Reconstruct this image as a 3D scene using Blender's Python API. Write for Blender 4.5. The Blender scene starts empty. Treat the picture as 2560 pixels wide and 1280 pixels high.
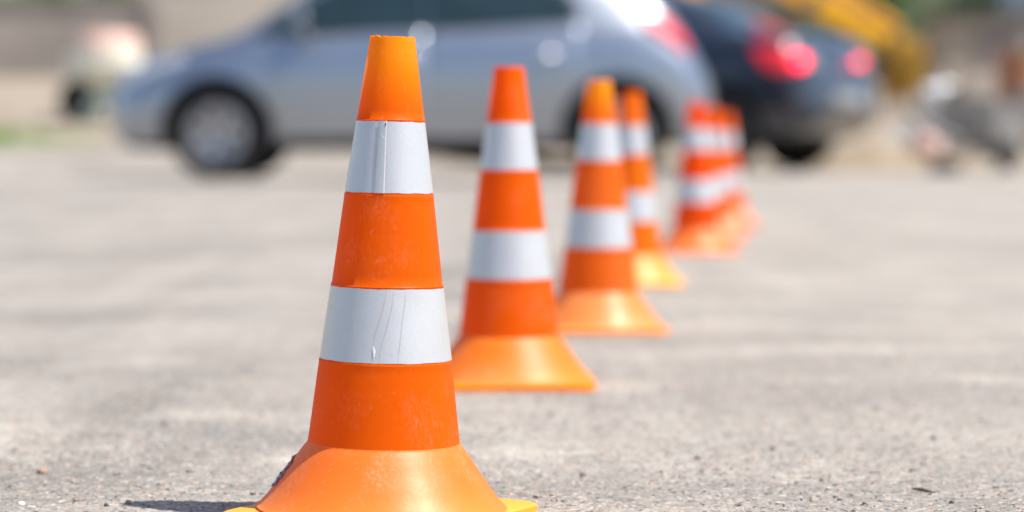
import bpy, bmesh, math, random
from mathutils import Vector, Matrix, noise
from mathutils.bvhtree import BVHTree
from mathutils.geometry import delaunay_2d_cdt
random.seed(7)
C = bpy.context.scene.collection
sc = bpy.context.scene
R = math.radians
PI = math.pi

# ------------------------------------------------------------------ camera
cam_d = bpy.data.cameras.new('camera')
cam = bpy.data.objects.new('camera', cam_d)
C.objects.link(cam)
cam.location = (0, 0, 0.257)
cam.rotation_euler = (R(90 - 2.82), 0, 0)
cam_d.lens = 89.6
cam_d.sensor_width = 36
cam_d.clip_start = 0.05
cam_d.clip_end = 2000
cam_d.dof.use_dof = True
cam_d.dof.focus_distance = 1.675
cam_d.dof.aperture_fstop = 4.3
cam_d.dof.aperture_blades = 0
sc.camera = cam

# ------------------------------------------------------------------ sun and sky
SUN_EL, SUN_AZ = 60.0, 72.0          # azimuth from the camera's side (-Y) towards +X
sd = bpy.data.lights.new('sun', 'SUN')
sd.energy = 4.8
sd.angle = R(0.5)
sd.color = (1.0, 0.955, 0.88)
sun = bpy.data.objects.new('sun', sd)
C.objects.link(sun)
L = Vector((math.cos(R(SUN_EL)) * math.sin(R(SUN_AZ)), -math.cos(R(SUN_EL)) * math.cos(R(SUN_AZ)), math.sin(R(SUN_EL))))
sun.rotation_euler = L.to_track_quat('Z', 'Y').to_euler()
w = bpy.data.worlds.new('World')
sc.world = w
w.use_nodes = True
nt = w.node_tree
sky = nt.nodes.new('ShaderNodeTexSky')
sky.sky_type = 'NISHITA'
sky.sun_disc = False
sky.sun_elevation = R(SUN_EL)
sky.sun_rotation = math.atan2(L.x, L.y)
sky.dust_density = 1.6
sky.air_density = 1.0
nt.links.new(sky.outputs[0], nt.nodes['Background'].inputs[0])
nt.nodes['Background'].inputs[1].default_value = 0.11
sc.view_settings.view_transform = 'Standard'
sc.view_settings.look = 'None'
sc.view_settings.gamma = 1
sc.view_settings.exposure = 0.72
sc.cycles.use_denoising = True
sc.cycles.max_bounces = 8

# ------------------------------------------------------------------ helpers
def link(o, parent=None):
    C.objects.link(o)
    if parent is not None:
        o.parent = parent
    return o

def obj(name, bm, mats, parent=None, smooth=True, auto=None):
    me = bpy.data.meshes.new(name)
    bmesh.ops.recalc_face_normals(bm, faces=bm.faces[:])
    bm.to_mesh(me); bm.free()
    if not isinstance(mats, (list, tuple)):
        mats = [mats]
    for m in mats:
        me.materials.append(m)
    if smooth:
        me.polygons.foreach_set('use_smooth', [True] * len(me.polygons))
        if auto is not None:
            me.set_sharp_from_angle(angle=R(auto))
    return link(bpy.data.objects.new(name, me), parent)

def tag(o, label=None, cat=None, group=None, kind=None):
    if label: o['label'] = label
    if cat: o['category'] = cat
    if group: o['group'] = group
    if kind: o['kind'] = kind
    return o

def empty(name, loc, rz=0, rx=0, ry=0):
    o = bpy.data.objects.new(name, None)
    o.empty_display_size = 0.1
    o.location = loc
    o.rotation_euler = (rx, ry, rz)
    return link(o)

def copy_tree(o, parent=None):
    c = o.copy(); C.objects.link(c); c.parent = parent
    for ch in [x for x in bpy.data.objects if x.parent == o]:
        copy_tree(ch, c)
    return c

def add_box(bm, c, s, rot=None, mi=0, bevel=0):
    r = bmesh.ops.create_cube(bm, size=1)
    M = Matrix.Translation(c) @ (rot.to_4x4() if rot is not None else Matrix.Identity(4)) @ Matrix.Diagonal((s[0], s[1], s[2], 1))
    bmesh.ops.transform(bm, matrix=M, verts=r['verts'])
    fs = {f for v in r['verts'] for f in v.link_faces}
    for f in fs: f.material_index = mi
    if bevel:
        es = {e for v in r['verts'] for e in v.link_edges}
        bmesh.ops.bevel(bm, geom=list(es), offset=bevel, segments=2, affect='EDGES')

def add_tube(bm, pts, rad, seg=10, mi=0, caps=True):
    pts = [Vector(p) for p in pts]
    rings = []
    up = Vector((0, 0, 1))
    for i, p in enumerate(pts):
        a = pts[max(0, i - 1)]; b = pts[min(len(pts) - 1, i + 1)]
        t = (b - a).normalized()
        n = t.cross(up if abs(t.dot(up)) < .95 else Vector((1, 0, 0))).normalized()
        bt = t.cross(n).normalized()
        rr = rad[i] if isinstance(rad, (list, tuple)) else rad
        rings.append([bm.verts.new(p + rr * (math.cos(k * 2 * PI / seg) * n + math.sin(k * 2 * PI / seg) * bt)) for k in range(seg)])
    for a, b in zip(rings, rings[1:]):
        for k in range(seg):
            f = bm.faces.new((a[k], a[(k + 1) % seg], b[(k + 1) % seg], b[k])); f.material_index = mi
    if caps:
        for r_ in (rings[0], rings[-1]):
            f = bm.faces.new(r_); f.material_index = mi

def add_lathe(bm, prof, seg=32, axis='Z', c=(0, 0, 0), mi=0, jitter=None):
    rings = []
    for i, (r_, z) in enumerate(prof):
        ring = []
        for k in range(seg):
            a = 2 * PI * k / seg
            x, y = r_ * math.cos(a), r_ * math.sin(a)
            zz = z + (jitter(i, a) if jitter else 0)
            p = (x, y, zz) if axis == 'Z' else ((x, zz, y) if axis == 'Y' else (zz, x, y))
            ring.append(bm.verts.new(Vector(c) + Vector(p)))
        rings.append(ring)
    for a, b in zip(rings, rings[1:]):
        for k in range(seg):
            f = bm.faces.new((a[k], a[(k + 1) % seg], b[(k + 1) % seg], b[k])); f.material_index = mi
    return rings

# ------------------------------------------------------------------ materials
def mat(name):
    m = bpy.data.materials.new(name); m.use_nodes = True
    return m, m.node_tree, m.node_tree.nodes['Principled BSDF']

def N(nt, t, **kw):
    n = nt.nodes.new(t)
    for k, v in kw.items():
        if hasattr(n, k): setattr(n, k, v)
        else: n.inputs[k.replace('_', ' ')].default_value = v
    return n

def noise_node(nt, scale, detail=4, rough=.55, vec=None):
    n = nt.nodes.new('ShaderNodeTexNoise')
    n.inputs['Scale'].default_value = scale
    n.inputs['Detail'].default_value = detail
    n.inputs['Roughness'].default_value = rough
    if vec is not None: nt.links.new(vec, n.inputs['Vector'])
    return n

def ramp(nt, fac, stops):
    n = nt.nodes.new('ShaderNodeValToRGB')
    el = n.color_ramp.elements
    while len(el) < len(stops): el.new(0.5)
    for e, (p, c) in zip(el, stops):
        e.position = p
        e.color = (c, c, c, 1) if isinstance(c, (int, float)) else (*c, 1)
    nt.links.new(fac, n.inputs[0])
    return n

def mix(nt, fac, a, b, mode='MIX'):
    n = nt.nodes.new('ShaderNodeMix'); n.data_type = 'RGBA'; n.blend_type = mode
    if isinstance(fac, (int, float)): n.inputs[0].default_value = fac
    else: nt.links.new(fac, n.inputs[0])
    for i, v in ((6, a), (7, b)):
        if isinstance(v, tuple): n.inputs[i].default_value = (*v, 1)
        else: nt.links.new(v, n.inputs[i])
    return n.outputs[2]

def simple(name, col, rough=.6, metal=0, var=.15, scale=8, bump=0, bscale=60, coat=0):
    """one plain weathered material: colour breaks up by object-space noise"""
    m, nt, p = mat(name)
    tc = N(nt, 'ShaderNodeTexCoord')
    nz = noise_node(nt, scale, 6, .6, tc.outputs['Object'])
    lo = tuple(c * (1 - var) for c in col); hi = tuple(min(1, c * (1 + var)) for c in col)
    r_ = ramp(nt, nz.outputs[0], [(.3, lo), (.7, hi)])
    nt.links.new(r_.outputs[0], p.inputs['Base Color'])
    p.inputs['Roughness'].default_value = rough
    p.inputs['Metallic'].default_value = metal
    if coat: p.inputs['Coat Weight'].default_value = coat; p.inputs['Coat Roughness'].default_value = .05
    if bump:
        b = N(nt, 'ShaderNodeBump'); b.inputs['Distance'].default_value = bump
        nb = noise_node(nt, bscale, 5, .6, tc.outputs['Object'])
        nt.links.new(nb.outputs[0], b.inputs['Height']); nt.links.new(b.outputs[0], p.inputs['Normal'])
    return m

def orange_plastic(name, col, tip=None, rough=.40, trans=.50, scuff=.5, seed=0.0, spec=.14, low=None):
    """slightly translucent soft PVC with pale scuffs; tip = faded colour of the cut top end"""
    m, nt, p = mat(name)
    tc = N(nt, 'ShaderNodeTexCoord')
    mp = N(nt, 'ShaderNodeMapping'); mp.inputs['Location'].default_value = (seed, seed * 2, 0)
    nt.links.new(tc.outputs['Object'], mp.inputs[0])
    v = mp.outputs[0]
    n1 = noise_node(nt, 14, 5, .6, v)
    c = mix(nt, n1.outputs[0], tuple(x * .86 for x in col), tuple(min(1, x * 1.12) for x in col))
    if tip is not None:
        sep = N(nt, 'ShaderNodeSeparateXYZ'); nt.links.new(tc.outputs['Object'], sep.inputs[0])
        mr = N(nt, 'ShaderNodeMapRange'); mr.inputs['From Min'].default_value = .262; mr.inputs['From Max'].default_value = .324
        mr.interpolation_type = 'SMOOTHSTEP'
        nt.links.new(sep.outputs[2], mr.inputs[0])
        c = mix(nt, mr.outputs[0], c, tip)
    if low is not None:       # the skirt turns yellower towards its lower edge
        sep = N(nt, 'ShaderNodeSeparateXYZ'); nt.links.new(tc.outputs['Object'], sep.inputs[0])
        nl = noise_node(nt, 26, 4, .6, v)
        ad = N(nt, 'ShaderNodeMath', operation='MULTIPLY_ADD'); nt.links.new(nl.outputs[0], ad.inputs[0]); ad.inputs[1].default_value = .03; nt.links.new(sep.outputs[2], ad.inputs[2])
        mr = N(nt, 'ShaderNodeMapRange'); mr.inputs['From Min'].default_value = .048; mr.inputs['From Max'].default_value = .018; mr.inputs['To Max'].default_value = .8
        nt.links.new(ad.outputs[0], mr.inputs[0])
        c = mix(nt, mr.outputs[0], c, low)
    # scuffs: clumps of rubbed, chalky marks
    n2 = noise_node(nt, 22, 3, .5, v)
    m2 = N(nt, 'ShaderNodeMapping'); m2.inputs['Scale'].default_value = (1, 1, .55); nt.links.new(v, m2.inputs[0])
    n3 = noise_node(nt, 420, 5, .75, m2.outputs[0])
    r2 = ramp(nt, n2.outputs[0], [(.50, 0.0), (.66, 1.0)])
    r3 = ramp(nt, n3.outputs[0], [(.46, 0.0), (.68, 1.0)])
    mu = N(nt, 'ShaderNodeMath', operation='MULTIPLY'); nt.links.new(r2.outputs[0], mu.inputs[0]); nt.links.new(r3.outputs[0], mu.inputs[1])
    mu2 = N(nt, 'ShaderNodeMath', operation='MULTIPLY'); nt.links.new(mu.outputs[0], mu2.inputs[0]); mu2.inputs[1].default_value = scuff
    c = mix(nt, mu2.outputs[0], c, (.85, .5, .32))
    # fine scratches
    m4 = N(nt, 'ShaderNodeMapping'); m4.inputs['Rotation'].default_value = (.4, .3, .8); m4.inputs['Scale'].default_value = (1, 9, 1)
    nt.links.new(v, m4.inputs[0])
    n4 = noise_node(nt, 120, 2, .5, m4.outputs[0])
    r4 = ramp(nt, n4.outputs[0], [(.66, 0.0), (.76, .5)])
    mu4 = N(nt, 'ShaderNodeMath', operation='MULTIPLY'); nt.links.new(r4.outputs[0], mu4.inputs[0]); mu4.inputs[1].default_value = scuff
    c = mix(nt, mu4.outputs[0], c, (.9, .55, .35))
    # little dark dirt specks
    n5 = noise_node(nt, 300, 2, .5, v)
    r5 = ramp(nt, n5.outputs[0], [(.76, 0.0), (.80, .5)])
    c = mix(nt, r5.outputs[0], c, (.18, .06, .02))
    nt.links.new(c, p.inputs['Base Color'])
    rr = ramp(nt, n2.outputs[0], [(.3, rough - .05), (.75, rough + .14)])
    nt.links.new(rr.outputs[0], p.inputs['Roughness'])
    p.inputs['Specular IOR Level'].default_value = spec
    b = N(nt, 'ShaderNodeBump'); b.inputs['Distance'].default_value = .0004; b.inputs['Strength'].default_value = .5
    nb = noise_node(nt, 160, 5, .6, v)
    nt.links.new(nb.outputs[0], b.inputs['Height']); nt.links.new(b.outputs[0], p.inputs['Normal'])
    tr = N(nt, 'ShaderNodeBsdfTranslucent')
    nt.links.new(c, tr.inputs[0])
    ms = N(nt, 'ShaderNodeMixShader'); ms.inputs[0].default_value = trans
    nt.links.new(p.outputs[0], ms.inputs[1]); nt.links.new(tr.outputs[0], ms.inputs[2])
    nt.links.new(ms.outputs[0], nt.nodes['Material Output'].inputs[0])
    return m

def band_material(name, col=(.56, .56, .58)):
    m, nt, p = mat(name)
    tc = N(nt, 'ShaderNodeTexCoord')
    v = tc.outputs['Object']
    n1 = noise_node(nt, 40, 5, .6, v)
    c = mix(nt, n1.outputs[0], tuple(x * .93 for x in col), tuple(min(1, x * 1.06) for x in col))
    n2 = noise_node(nt, 2600, 1, .5, v)       # the fine glass-bead grain of reflective film
    r2 = ramp(nt, n2.outputs[0], [(.35, .9), (.65, 1.08)])
    c = mix(nt, 1.0, c, r2.outputs[0], 'MULTIPLY')
    n3 = noise_node(nt, 220, 3, .6, v)
    r3 = ramp(nt, n3.outputs[0], [(.70, 0.0), (.78, .45)])
    c = mix(nt, r3.outputs[0], c, (.32, .30, .30))
    nt.links.new(c, p.inputs['Base Color'])
    p.inputs['Metallic'].default_value = .45
    p.inputs['Roughness'].default_value = .42
    p.inputs['Coat Weight'].default_value = .6
    p.inputs['Coat Roughness'].default_value = .12
    b = N(nt, 'ShaderNodeBump'); b.inputs['Distance'].default_value = .0008; b.inputs['Strength'].default_value = .35
    mp = N(nt, 'ShaderNodeMapping'); mp.inputs['Scale'].default_value = (1, 1, .15); nt.links.new(v, mp.inputs[0])
    nb = noise_node(nt, 70, 3, .5, mp.outputs[0])
    nt.links.new(nb.outputs[0], b.inputs['Height']); nt.links.new(b.outputs[0], p.inputs['Normal'])
    return m

def paint(name, col, metal=.75, rough=.32, coat=1.0):
    m, nt, p = mat(name)
    tc = N(nt, 'ShaderNodeTexCoord')
    nz = noise_node(nt, 3, 4, .6, tc.outputs['Object'])
    c = mix(nt, nz.outputs[0], tuple(x * .95 for x in col), tuple(min(1, x * 1.05) for x in col))
    nt.links.new(c, p.inputs['Base Color'])
    p.inputs['Metallic'].default_value = metal
    p.inputs['Roughness'].default_value = rough
    p.inputs['Coat Weight'].default_value = coat
    p.inputs['Coat Roughness'].default_value = .06
    return m

# ground: worn, dusty asphalt; sand drifts and bare soil further back
def ground_material():
    m, nt, p = mat('dusty_asphalt')
    tc = N(nt, 'ShaderNodeTexCoord'); v = tc.outputs['Object']
    # large patches
    n1 = noise_node(nt, 1.3, 6, .62, v)
    n1.inputs['Distortion'].default_value = .6
    grey, pale = (.168, .158, .149), (.325, .298, .267)
    r1 = ramp(nt, n1.outputs[0], [(.32, grey), (.50, (.245, .225, .203)), (.68, pale)])
    c = r1.outputs[0]
    # sand streaks
    mp = N(nt, 'ShaderNodeMapping'); mp.inputs['Scale'].default_value = (2.6, 3.4, 1); mp.inputs['Rotation'].default_value = (0, 0, .5)
    nt.links.new(v, mp.inputs[0])
    n2 = noise_node(nt, 1.4, 7, .65, mp.outputs[0]); n2.inputs['Distortion'].default_value = .9
    r2 = ramp(nt, n2.outputs[0], [(.50, 0.0), (.64, .8)])
    c = mix(nt, r2.outputs[0], c, (.37, .338, .297))
    # dark tar patches
    n3 = noise_node(nt, 3.2, 5, .6, v)
    r3 = ramp(nt, n3.outputs[0], [(.56, 0.0), (.72, .55)])
    c = mix(nt, r3.outputs[0], c, (.15, .146, .142))
    # faint wheel tracks running away from the cones
    mt = N(nt, 'ShaderNodeMapping'); mt.inputs['Scale'].default_value = (4.5, .22, 1); mt.inputs['Rotation'].default_value = (0, 0, -.12)
    nt.links.new(v, mt.inputs[0])
    n9 = noise_node(nt, 1.6, 4, .6, mt.outputs[0])
    r9 = ramp(nt, n9.outputs[0], [(.35, .82), (.65, 1.10)])
    c = mix(nt, 1.0, c, r9.outputs[0], 'MULTIPLY')
    # pale dust blown over the right-hand side of the yard
    sx_ = N(nt, 'ShaderNodeSeparateXYZ'); nt.links.new(v, sx_.inputs[0])
    nd = noise_node(nt, .9, 5, .6, v)
    da = N(nt, 'ShaderNodeMath', operation='MULTIPLY_ADD'); nt.links.new(nd.outputs[0], da.inputs[0]); da.inputs[1].default_value = .9; nt.links.new(sx_.outputs[0], da.inputs[2])
    dr = N(nt, 'ShaderNodeMapRange'); dr.inputs['From Min'].default_value = .35; dr.inputs['From Max'].default_value = 1.1; dr.inputs['To Max'].default_value = .32
    nt.links.new(da.outputs[0], dr.inputs[0])
    c = mix(nt, dr.outputs[0], c, (.345, .314, .275))
    # grain at four sizes
    for s, lo, hi in ((28, .90, 1.08), (70, .84, 1.13), (240, .70, 1.30), (640, .60, 1.40)):
        n = noise_node(nt, s, 3, .65, v)
        rr = ramp(nt, n.outputs[0], [(.32, lo), (.68, hi)])
        c = mix(nt, 1.0, c, rr.outputs[0], 'MULTIPLY')
    # coloured aggregate
    vo = N(nt, 'ShaderNodeTexVoronoi'); vo.inputs['Scale'].default_value = 330; nt.links.new(v, vo.inputs['Vector'])
    sp = N(nt, 'ShaderNodeSeparateColor'); nt.links.new(vo.outputs['Color'], sp.inputs[0])
    ra = ramp(nt, sp.outputs[0], [(.80, 0.0), (.84, .8)])
    rb = ramp(nt, sp.outputs[1], [(.3, (.07, .07, .072)), (.55, (.42, .27, .19)), (.8, (.42, .39, .35))])
    c = mix(nt, ra.outputs[0], c, rb.outputs[0])
    # soil of the bank and grass tufts by position
    sep = N(nt, 'ShaderNodeSeparateXYZ'); nt.links.new(v, sep.inputs[0])
    ng = noise_node(nt, .5, 5, .6, v)
    ad = N(nt, 'ShaderNodeMath', operation='MULTIPLY_ADD'); nt.links.new(ng.outputs[0], ad.inputs[0]); ad.inputs[1].default_value = 4.0
    nt.links.new(sep.outputs[1], ad.inputs[2])
    mr = N(nt, 'ShaderNodeMapRange'); mr.inputs['From Min'].default_value = 23.2; mr.inputs['From Max'].default_value = 24.2
    nt.links.new(ad.outputs[0], mr.inputs[0])
    ns = noise_node(nt, 1.8, 6, .65, v)
    rs = ramp(nt, ns.outputs[0], [(.3, (.20, .165, .13)), (.7, (.31, .265, .21))])
    c = mix(nt, mr.outputs[0], c, rs.outputs[0])
    # weedy green stain at the far left where the asphalt breaks up
    gx = N(nt, 'ShaderNodeMapRange'); gx.inputs['From Min'].default_value = -3.6; gx.inputs['From Max'].default_value = -4.6
    nt.links.new(sep.outputs[0], gx.inputs[0])
    gy = N(nt, 'ShaderNodeMapRange'); gy.inputs['From Min'].default_value = 21.4; gy.inputs['From Max'].default_value = 22.4
    nt.links.new(sep.outputs[1], gy.inputs[0])
    gz_ = N(nt, 'ShaderNodeMapRange'); gz_.inputs['From Min'].default_value = 24.2; gz_.inputs['From Max'].default_value = 23.2
    nt.links.new(sep.outputs[1], gz_.inputs[0])
    gm = N(nt, 'ShaderNodeMath', operation='MULTIPLY'); nt.links.new(gy.outputs[0], gm.inputs[0]); nt.links.new(gz_.outputs[0], gm.inputs[1])
    nn = noise_node(nt, 1.1, 5, .7, v)
    rn = ramp(nt, nn.outputs[0], [(.42, 0.0), (.54, .9)])
    a1 = N(nt, 'ShaderNodeMath', operation='MULTIPLY'); nt.links.new(gx.outputs[0], a1.inputs[0]); nt.links.new(gm.outputs[0], a1.inputs[1])
    a2 = N(nt, 'ShaderNodeMath', operation='MULTIPLY'); nt.links.new(a1.outputs[0], a2.inputs[0]); nt.links.new(rn.outputs[0], a2.inputs[1])
    c = mix(nt, a2.outputs[0], c, (.14, .2, .055))
    nt.links.new(c, p.inputs['Base Color'])
    p.inputs['Roughness'].default_value = .92
    p.inputs['Specular IOR Level'].default_value = .2
    b = N(nt, 'ShaderNodeBump'); b.inputs['Distance'].default_value = .0016; b.inputs['Strength'].default_value = .5
    nb = noise_node(nt, 260, 6, .7, v)
    nt.links.new(nb.outputs[0], b.inputs['Height']); nt.links.new(b.outputs[0], p.inputs['Normal'])
    return m

# ------------------------------------------------------------------ ground
def smooth01(t):
    t = max(0, min(1, t)); return t * t * (3 - 2 * t)

def terrain(x, y):
    k = smooth01((x + 2.0) / 3.0)
    start = 19.0 * (1 - k) + 22.3 * k
    s = y - start
    q = .083 * (1 - k) + .075 * k
    if s <= 0: h = 0
    elif s < 1: h = q * .5 * s * s
    elif s < 14: h = q * .5 + q * (s - 1)
    else: h = q * 13.5 + .01 * (s - 14)
    return h - .006 * max(0, min(y, 20) - 5)      # the yard falls away gently before the bank

def axis_lines(lo, hi, step, far, grow=1.18):
    a = [lo + i * step for i in range(int((hi - lo) / step) + 1)]
    s, v, up = step, a[-1], []
    while v < far[1]:
        s = min(s * grow, 2.0 if v < 60 else 1e9); v += s; up.append(v)
    s, v, dn = step, a[0], []
    while v > far[0]:
        s = min(s * grow, 2.0 if v > -40 else 1e9); v -= s; dn.append(v)
    return dn[::-1] + a + up

XS = axis_lines(-.42, .50, .0032, (-700, 700), 1.22)
YS = axis_lines(1.50, 2.25, .0032, (-300, 1100), 1.22)
def ground_z(x, y):
    z = terrain(x, y)
    d = max(0, abs(x - .04) - .46, 1.5 - y, y - 2.25)
    f = max(0, 1 - d / 1.2)
    if f > 0:
        p = Vector((x, y, 0))
        z += f * (.0006 * noise.noise(p * 30) + .0006 * noise.noise(p * 110) + .0009 * max(-.4, noise.noise(p * 230)) * (1 + .8 * noise.noise(p * 9)))
        q = noise.noise(p * 75 + Vector((9, 3, 1)))
        if q > .36: z -= f * .009 * (q - .36)
    z += .012 * (noise.noise(Vector((x * .5, y * .5, 3)))) * smooth01((y - 3) / 6)
    return z
bm = bmesh.new()
G = [[bm.verts.new((x, y, ground_z(x, y))) for x in XS] for y in YS]
for j in range(len(YS) - 1):
    for i in range(len(XS) - 1):
        bm.faces.new((G[j][i], G[j][i + 1], G[j + 1][i + 1], G[j + 1][i]))
ground = obj('ground', bm, ground_material())
tag(ground, kind='structure')

# loose grit lying on the asphalt
def grit():
    m, nt, p = mat('grit_stone')
    gi = N(nt, 'ShaderNodeTexCoord')
    vo = N(nt, 'ShaderNodeTexVoronoi'); vo.inputs['Scale'].default_value = 120
    nt.links.new(gi.outputs['Object'], vo.inputs['Vector'])
    sp = N(nt, 'ShaderNodeSeparateColor'); nt.links.new(vo.outputs['Color'], sp.inputs[0])
    r_ = ramp(nt, sp.outputs[0], [(.0, (.05, .05, .05)), (.38, (.20, .18, .165)), (.6, (.34, .25, .19)), (.8, (.30, .28, .26)), (1, (.50, .47, .43))])
    nt.links.new(r_.outputs[0], p.inputs['Base Color']); p.inputs['Roughness'].default_value = .9; p.inputs['Specular IOR Level'].default_value = .15
    bm = bmesh.new()
    rnd = random.Random(3)
    ico = bmesh.new(); bmesh.ops.create_icosphere(ico, subdivisions=1, radius=1)
    iv = [v.co.copy() for v in ico.verts]; ifc = [[v.index for v in f.verts] for f in ico.faces]; ico.free()
    n = 0
    while n < 6500:
        y = 1.5 + 1.5 * rnd.random() ** 1.3
        x = rnd.uniform(-.23, .23) * y + .0
        dx, dy = x + .085, y - 1.677
        if dx * dx + dy * dy < .115 ** 2: continue
        if noise.noise(Vector((x * 7, y * 7, 5))) + rnd.uniform(-.35, .35) < -.12: continue
        s = .00045 + .0007 * rnd.random() ** 2 + (.0019 * rnd.random() if rnd.random() < .08 else 0)
        rot = Matrix.Rotation(rnd.uniform(0, 6.28), 3, 'Z')
        sx, sy, sz = s * rnd.uniform(.8, 1.6), s * rnd.uniform(.7, 1.1), s * rnd.uniform(.45, .85)
        z = ground_z(x, y)
        vs = []
        for v in iv:
            k = 1 + .25 * noise.noise(v * 1.7 + Vector((n, 0, 0)))
            vs.append(bm.verts.new(Vector((x, y, z + sz * .35)) + rot @ Vector((v.x * sx * k, v.y * sy * k, v.z * sz * k))))
        for f in ifc: bm.faces.new([vs[i] for i in f])
        n += 1
    g = obj('gravel', bm, m, smooth=False)
    tag(g, 'loose sandy grit scattered over the pale asphalt', 'gravel', kind='stuff')
grit()

# a few larger bits one can point at
def stone(loc, s, col, label, name='stone', cat='stone', group=None):
    bm = bmesh.new(); bmesh.ops.create_icosphere(bm, subdivisions=2, radius=1)
    for v in bm.verts:
        v.co *= 1 + .35 * noise.noise(v.co * 1.3 + Vector(loc) * 40)
        v.co = Vector((v.co.x * s[0], v.co.y * s[1], v.co.z * s[2]))
    o = obj(name, bm, simple(name + '_surface', col, .8, var=.3, scale=200), smooth=False)
    o.location = (loc[0], loc[1], ground_z(loc[0], loc[1]) + s[2] * .5)
    tag(o, label, cat, group)
    return o

# ------------------------------------------------------------------ traffic cones
PROFILE = [  # radius, height of the outer skin (m)
    (.0148, .3210), (.0224, .2663), (.0230, .2658), (.0226, .2648), (.0290, .2172), (.0297, .2162), (.0296, .2150),
    (.0368, .1568), (.0376, .1560), (.0372, .1549), (.0437, .1062), (.0444, .1056), (.0442, .1044), (.0500, .0560), (.0507, .0507)]
def prof_r(z):
    P = PROFILE
    for (r0, z0), (r1, z1) in zip(P, P[1:]):
        if z1 <= z <= z0:
            return r0 + (r1 - r0) * (z0 - z) / max(1e-9, (z0 - z1))
    return P[0][0] if z > P[0][1] else P[-1][0]
SKIRT = [(.0507, .0507), (.0511, .0498), (.0520, .0486), (.0534, .0468), (.0563, .0428), (.0611, .0358), (.0668, .0278), (.0725, .0196), (.0778, .0128), (.0816, .0086), (.0840, .0068)]

def pt(r_, a, z):        # a = azimuth from -Y towards +X
    return Vector((r_ * math.sin(a), -r_ * math.cos(a), z))

def ribbon(bm, pts, width, mi, zoff):
    """thin line on the cone skin; pts = (azimuth, height)"""
    prev = None
    for i, (a, z) in enumerate(pts):
        r_ = prof_r(z) + zoff
        w_ = width * (1 if 0 < i < len(pts) - 1 else .4)
        da = w_ / r_ / 2
        q = (bm.verts.new(pt(r_, a - da, z)), bm.verts.new(pt(r_, a + da, z)))
        if prev:
            f = bm.faces.new((prev[0], prev[1], q[1], q[0])); f.material_index = mi
        prev = q

crack_m = simple('tape_crack', (.40, .27, .27), .7)
dark_m = simple('dirt_mark', (.06, .05, .05), .8)
pale_m = simple('tape_edge', (.8, .8, .82), .5)

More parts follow.
